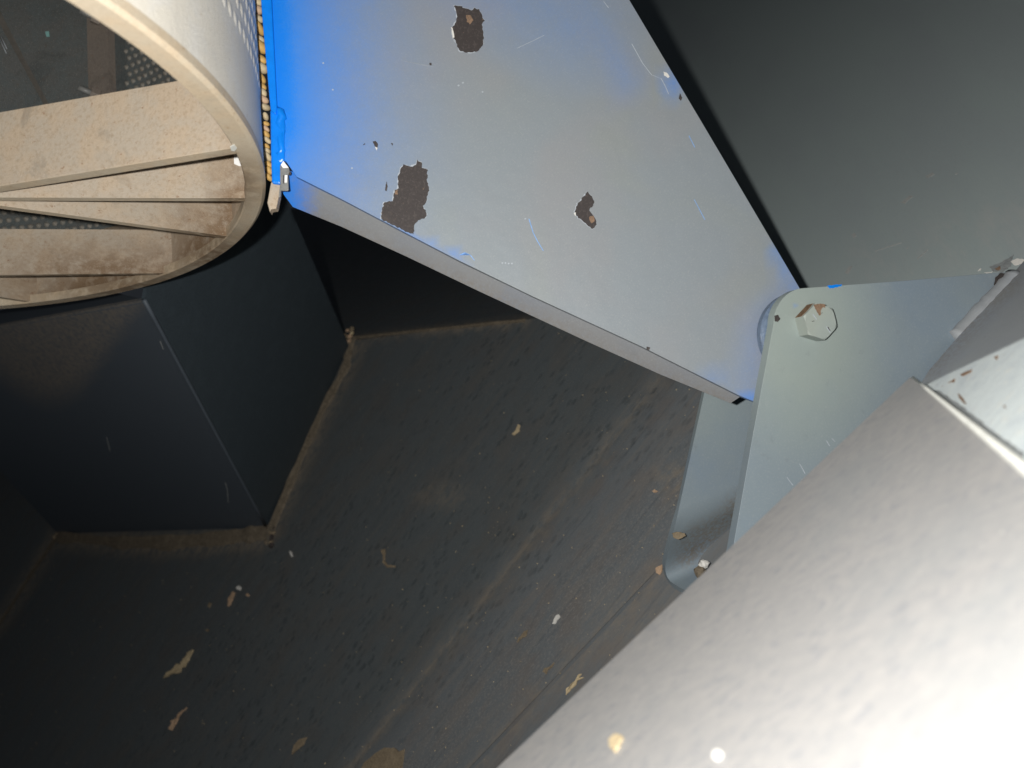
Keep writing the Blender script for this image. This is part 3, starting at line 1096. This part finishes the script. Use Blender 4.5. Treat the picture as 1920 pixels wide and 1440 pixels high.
bumps('shell_dimples', arange(math.radians(-40), math.radians(38), .0068 / DR), arange(.052, .30, .0118), DR - .0004, .0031, .0007, True, M['shell'], None, False, 1.6)

# lining: smooth dark sheet, a bolted bar along the seam, dimples on the rest
tA, sA = hit(172, 110, DR - .012)
tB, sB = hit(212, 110, DR - .012)
t0_, s0_ = hit(300, 430, DR - .004)
s_lo = hit(60, 260, DR - .005)[1] - .02
bumps('lining_dimples', arange(math.radians(200), math.radians(352), .0066 / DR), arange(.055, LEN - .02, .0066), DR - .005, .0022, .0018, False, M['lump'])
if tA < 0:
    tA += 2 * math.pi
if tB < 0:
    tB += 2 * math.pi
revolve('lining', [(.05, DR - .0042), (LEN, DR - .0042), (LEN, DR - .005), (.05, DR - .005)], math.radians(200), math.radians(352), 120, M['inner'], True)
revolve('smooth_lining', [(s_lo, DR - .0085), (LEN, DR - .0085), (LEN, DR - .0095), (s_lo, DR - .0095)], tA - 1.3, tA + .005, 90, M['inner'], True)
tC = hit(226, 110, DR - .010)[0] % (2 * math.pi)
revolve('seam_edge', [(s_lo, DR - .006), (LEN, DR - .006), (LEN, DR - .010), (s_lo, DR - .010)], tB - .002, tC, 2, M['inner'])
revolve('seam_bar', [(s_lo, DR - .006), (LEN, DR - .006), (LEN, DR - .016), (s_lo, DR - .016)], tA, tB, 3, M['innerbar'])
# fold line across the smooth lining
fp = []
for i in range(12):
    t = i / 11
    a, s = hit(-10 + 105 * t, 15 + 195 * t, DR - .0095)
    fp.append(cyl(a, s, DR - .0021))
tube('lining_fold', fp, .0080, M['lfold'], drum, 10)
# nut and stud on the seam bar
for (x, y, nm) in ((186, 181, 'nut'), (188, 38, 'nut')):
    a, s = hit(x, y, DR - .016)
    c = cyl(a, s, DR - .016)
    nrm = -(c - DC - DD * s).normalized()
    side_ = (nrm * .75 - DD.cross(nrm) * -.0 + V((-.75, .25, 0))).normalized()
    tube(nm, [c + side_ * .0, c + side_ * .006], .0048, M['innerbar'], drum, 6, 0, 1, False)
    tube('stud', [c + side_ * .004, c + side_ * .014], .0022, M['steeldull'], drum, 10)
a, s = hit(90, 65, DR - .0095)
cc = cyl(a, s, DR - .0102)
slab('paint_fleck', [cc + V(q) for q in ((-.0018, .002, 0), (.0012, .0024, 0), (.0016, -.0018, 0), (-.0008, -.002, 0))], .0004, V((0, 0, -1)), M['cyan'], drum)
for p0, p1 in (((0, 74), (12, 100)), ((2, 68), (13, 92))):
    pts = []
    for (x, y) in (p0, p1):
        a, s = hit(x, y, DR - .0098)
        pts.append(cyl(a, s, DR - .0099))
    tube('lining_scratch', pts, .0003, M['scratchp'], drum, 5)

# spokes: flat bars on edge from the hub to the ring
HUB = ringpt(-112, 375)
hb = [HUB - DD * .002, HUB + DD * .07]
tube('hub', hb, .009, M['drum'], drum, 24)


def worn_front(o):
    """the edge facing out of the drum is rubbed bare"""
    o.data.materials.append(M['ringm'])
    for p in o.data.polygons:
        if abs(p.normal.dot(ROT @ DD)) > .9 and (o.data.vertices[p.vertices[0]].co.dot(ROT @ DD)) < 0:
            p.material_index = 1


def spoke(px, py, w, th, name='spoke'):
    e = ringpt(px, py)
    d = e - HUB
    a = HUB + d * .02
    g = DD.cross(d).normalized() * (th / 2)
    n = 16
    vs, fs = [], []
    for i in range(n + 1):
        p = a.lerp(e, i / n)
        for q in (g, -g):
            for s in (.0005, w):
                vs.append(W(p + q + DD * s))
    for i in range(n):
        b, c = i * 4, i * 4 + 4
        for k, l in ((0, 1), (1, 3), (3, 2), (2, 0)):
            fs.append([b + k, b + l, c + l, c + k])
    fs.append([0, 2, 3, 1])
    fs.append([n * 4 + k for k in (0, 1, 3, 2)])
    o = link(name, vs, fs, M['drum'], drum, False, {'rust': rustlow}, .0003)
    worn_front(o)
    return o


spoke(444, 284, .040, .0065)
spoke(478, 376, .040, .0050)
spoke(441, 449, .040, .0050)
# cross bars nearer the rim
def crossbar(a, b, w, th, s0):
    P, Q = ringpt(*a), ringpt(*b)
    d = Q - P
    g = DD.cross(d).normalized() * (th / 2)
    vs, fs = [], []
    n = 12
    for i in range(n + 1):
        p = P.lerp(Q, i / n) + DD * s0
        for q in (g, -g):
            for s in (0, w):
                vs.append(W(p + q + DD * s))
    for i in range(n):
        b_, c_ = i * 4, i * 4 + 4
        for k, l in ((0, 1), (1, 3), (3, 2), (2, 0)):
            fs.append([b_ + k, b_ + l, c_ + l, c_ + k])
    fs.append([0, 2, 3, 1])
    fs.append([n * 4 + k for k in (0, 1, 3, 2)])
    o = link('cross_bar', vs, fs, M['drum'], drum, False, {'rust': rustlow}, .0003)
    worn_front(o)
    return o


crossbar((-200, 522), (335, 516), .032, .004, .001)
crossbar((-200, 530), (82, 573), .02, .004, .001)
# highlight on the ring painted as a pale spot, and bare patch where the ring rubs
o_ = patch('highlight_spot', RING, [(432, 276), (439, 272), (444, 278), (440, 284), (433, 283)], M['edge'], drum, .0006, .0005, 2, .4, 3)
sd_ = ringpt(478, 376) - HUB
SB = Plane(p=HUB, n=DD.cross(sd_))
slab('bare_patch', [SB.at(*p, .0029) for p in ((438, 286), (446, 288), (454, 300), (458, 310), (448, 311), (439, 307))], .0004, -SB.n, M['steel'], drum)

# ------------------------------------------------------------------ grains wedged between drum and plate
ORD = ['topmost'] + [w + ' from top golden' for w in ('second third fourth fifth sixth seventh eighth ninth tenth eleventh twelfth thirteenth fourteenth fifteenth sixteenth '
       'seventeenth eighteenth nineteenth twentieth twenty-first twenty-second twenty-third twenty-fourth twenty-fifth twenty-sixth twenty-seventh twenty-eighth twenty-ninth thirtieth thirty-first thirty-second').split()]
rr = random.Random(12)
y = 4.0
k = 0
while y < 335:
    x = 481.5 + y * .064 + (2 if y > 200 else 0)
    r = (.0028 if y < 150 else .0023 if y < 230 else .0018) * rr.uniform(.8, 1.15)
    c = W(LEV.at(x + rr.uniform(-1.2, 1.2), y, -.004))
    bm = bmesh.new()
    bmesh.ops.create_icosphere(bm, subdivisions=2, radius=1)
    e1, e2 = rr.uniform(.75, 1.0), rr.uniform(1.1, 1.8)
    rm = Matrix.Rotation(rr.uniform(-.5, .5), 3, 'Y') @ Matrix.Rotation(rr.uniform(-.6, .6), 3, 'X')
    for v in bm.verts:
        v.co = rm @ V((v.co.x * r * e1, v.co.y * r * e1, v.co.z * r * e2)) + c
    bm.verts.index_update()
    g = link('grain_kernel', [v.co.copy() for v in bm.verts], [[v.index for v in f.verts] for f in bm.faces], M[rr.choice(['grain', 'grain', 'leaf', 'straw'])], None, True)
    bm.free()
    tag(g, ORD[k] + ' grain kernel wedged between the drum and the blue edge strip', 'grain', 'grains wedged between drum and plate')
    y += r * e2 * 2 * F / .40 * .62
    k += 1

# tan seal strip end and its spring clip
seal = slab('seal_strip', [LEV.at(*p, -.001) for p in ((508, 341), (526, 343), (524, 362), (518, 391), (508, 392), (506, 398), (501, 380))], .006, -LEV.n, M['drum'], bevel=.0006)
tag(seal, 'short tan strip end hanging below the blue edge beside the drum rim', 'strip')
clip = thing('spring_clip', 'small bright steel spring clip hooked on the corner of the blue plate', 'clip', W(LEV.at(535, 340, .002)))
CL = [('top_tab', [(526, 309), (531, 301), (541, 314), (530, 314.5)], 'steel', .0055),
      ('body', [(525, 309), (529, 314), (541.5, 314.5), (543, 322), (540, 328), (541, 356), (538, 357.5), (526, 357), (525, 330)], 'steeldull', .0040),
      ('slot_tongue', [(533.5, 328), (539, 328), (538, 342), (533, 342)], 'steel', .0048),
      ('slot', [(531, 328), (533.4, 328), (532.8, 343), (530.4, 344)], 'chip', .0044),
      ('hook', [(525, 345), (527, 347), (526, 368), (524, 370), (522, 369)], 'steeldull', .0046)]
for nm, pts, mt, lf in CL:
    slab(nm, [LEV.at(x, y, lf) for x, y in pts], .0012, -LEV.n, M[mt], clip, bevel=.0002)
slab('hole', [LEV.at(x, y, .0042) for x, y in ((541, 326), (544, 321), (546, 323), (545, 327), (542, 329))], .0004, -LEV.n, M['chip'], clip)

# ------------------------------------------------------------------ scraps lying on the floor
CF = lambda L: [(200 + a * .25, 1080 + b * .25) for a, b in L]
CG = lambda L: [(640 + a * .25, 1080 + b * .25) for a, b in L]
CH = lambda L: [(420 + a * .3333, 740 + b * .3333) for a, b in L]
BITS = [
    ('leaf_scrap', 'largest torn tan dry leaf scrap on the dark floor, lower left', 'leaf', FLOOR1,
     CF([(420, 768), (440, 730), (500, 690), (525, 655), (555, 665), (570, 620), (600, 575), (650, 550), (640, 590), (605, 640), (590, 685), (560, 690), (550, 725), (480, 740), (450, 760)]), 'leaf'),
    ('straw_scrap', 'forked pinkish straw scrap at the bottom of the dark floor', 'straw', FLOOR1,
     CF([(600, 985), (560, 1005), (520, 1065), (475, 1088), (488, 1105), (465, 1145), (485, 1160), (510, 1110), (540, 1060), (565, 1020)]), 'straw'),
    ('husk_scrap', 'slim brown husk near a white crumb on the dark floor', 'husk', FLOOR1, CF([(905, 228), (910, 170), (945, 115), (960, 128), (935, 190), (920, 226)]), 'straw'),
    ('crumb', 'white crumb beside the slim brown husk on the floor', 'crumb', FLOOR1, CF([(970, 85), (990, 70), (1005, 85), (995, 105), (975, 100)]), 'white'),
    ('crumb', 'round tan crumb to the right of the slim brown husk', 'crumb', FLOOR1, CF([(1042, 140), (1055, 130), (1068, 142), (1058, 156), (1044, 152)]), 'straw'),
    ('crumb', 'grey crumb to the left of the slim brown husk', 'crumb', FLOOR1, CF([(755, 225), (765, 198), (780, 205), (772, 235)]), 'mud'),
    ('crumb', 'grey crumb above the largest leaf scrap', 'crumb', FLOOR1, CF([(738, 405), (755, 395), (766, 405), (752, 418)]), 'mud'),
    ('dust_clump', 'pale dust clump at the bottom edge left of the floor fold', 'dust', FLOOR1, CF([(1385, 1340), (1400, 1270), (1450, 1220), (1500, 1210), (1470, 1270), (1420, 1310)]), 'mud'),
    ('mud_cake', 'flat brown dried mud cake at the bottom edge of the floor', 'mud', F2, CG([(170, 1400), (240, 1340), (320, 1285), (400, 1290), (430, 1320), (470, 1300), (460, 1400), (440, 1480), (120, 1480)]), 'mud'),
    ('paper_scrap', 'small white paper scrap on the floor below the bracket', 'paper', F2, CG([(1580, 360), (1590, 330), (1605, 300), (1630, 288), (1640, 305), (1618, 325), (1605, 350), (1595, 362)]), 'white'),
    ('leaf_scrap', 'curled tan leaf scrap on the floor against the nearest plate', 'leaf', F3, CG([(1685, 890), (1688, 845), (1735, 795), (1760, 780), (1780, 735), (1800, 735), (1785, 765), (1815, 758), (1770, 785), (1755, 815), (1705, 858)]), 'leaf'),
    ('straw_scrap', 'thin hooked straw in the middle of the dark floor', 'straw', FLOOR1,
     CH([(885, 870), (905, 868), (908, 890), (900, 930), (915, 955), (960, 960), (962, 972), (915, 972), (890, 945), (892, 905)]), 'mud'),
    ('husk_scrap', 'small tan husk on the pitted floor below the blue plate', 'husk', FLOOR1, CH([(1652, 165), (1663, 172), (1660, 205), (1630, 228), (1620, 222), (1640, 200)]), 'leaf'),
    ('crumb', 'white sliver just right of the dark box front corner', 'crumb', FLOOR1, CH([(368, 880), (378, 882), (386, 908), (380, 912), (370, 895)]), 'white'),
    ('husk_scrap', 'ochre husk on the floor between fold and groove', 'husk', F2, CG([(1315, 500), (1325, 470), (1370, 415), (1395, 402), (1380, 450), (1345, 470)]), 'mud'),
    ('husk_scrap', 'tan husk on the floor just above the dark groove', 'husk', F2, CG([(1510, 715), (1525, 690), (1560, 680), (1595, 648), (1570, 690), (1545, 705), (1535, 732)]), 'mud'),
    ('crumb', 'tan crumb on the floor left of the bracket', 'crumb', F2, [(1222, 921), (1227, 917), (1233, 920), (1226, 924)], 'straw'),
    ('crumb', 'orange dirt crumb against the bracket foot', 'crumb', F3, [(1228, 1066), (1234, 1062), (1242, 1058), (1241, 1068), (1236, 1078), (1230, 1074)], 'straw'),
]
for i, (nm, lb, cat, pl, pts, mt) in enumerate(BITS):
    o = patch(nm, pl, pts, M[mt], None, .0016 if cat != 'mud' else .0012, .0010, 3, .7, 200 + i)
    tag(o, lb, cat)
    if cat in ('leaf', 'straw'):                          # curl
        me = o.data
        for v in me.vertices:
            v.co.z += .0018 * noise.noise(v.co * 120)


def pebble(px, py, D, r, mat, label, cat, name, seed):
    q = random.Random(seed)
    bm = bmesh.new()
    bmesh.ops.create_icosphere(bm, subdivisions=2, radius=r)
    c = W(ray(px, py) * D)
    for v in bm.verts:
        v.co = v.co * (1 + .45 * noise.noise(v.co * (1.3 / r) + V((seed, 0, 0)))) + c
    bm.verts.index_update()
    o = link(name, [v.co.copy() for v in bm.verts], [[v.index for v in f.verts] for f in bm.faces], M[mat])
    bm.free()
    tag(o, label, cat)


WEBD = -q3.z
pebble(1320, 1057, .505, .0030, 'white', 'small white pebble in the foot of the bracket at the plate edge', 'pebble', 'pebble', 3)
pebble(1312, 1072, .507, .0040, 'caulk', 'dark dirt pebble under the white pebble in the bracket foot', 'pebble', 'pebble', 4)
# sprinkle of grit that nobody could count
gv, gf = [], []
rg = random.Random(5)
for i in range(700):
    x, y = rg.uniform(-50, 1300), rg.uniform(620, 1480)
    below = (y - 1060) > -1.056 * (x - 1240)
    foldr = (y - 810) > -1.255 * (x - 1160)
    pl = F3 if below else F2 if foldr else FLOOR1
    if not foldr and (x < 500 and y < 1010):
        continue
    c = W(pl.at(x, y, .0002))
    r = rg.uniform(.0003, .0008)
    b = len(gv)
    for q in ((r, 0, 0), (0, r, 0), (-r * 1.3, 0, 0), (0, -r, 0), (0, 0, r * .8)):
        gv.append(c + Matrix.Rotation(rg.uniform(0, 6), 3, 'Z') @ V(q))
    gf += [[b, b + 1, b + 4], [b + 1, b + 2, b + 4], [b + 2, b + 3, b + 4], [b + 3, b, b + 4]]
gr = link('grit', gv, gf, M['leaf'])
gr['kind'] = 'stuff'
gr['label'] = 'fine pale grit scattered over the dark floor'
gr['category'] = 'grit'

for o in bpy.data.objects:
    if '_at' in o:
        del o['_at']
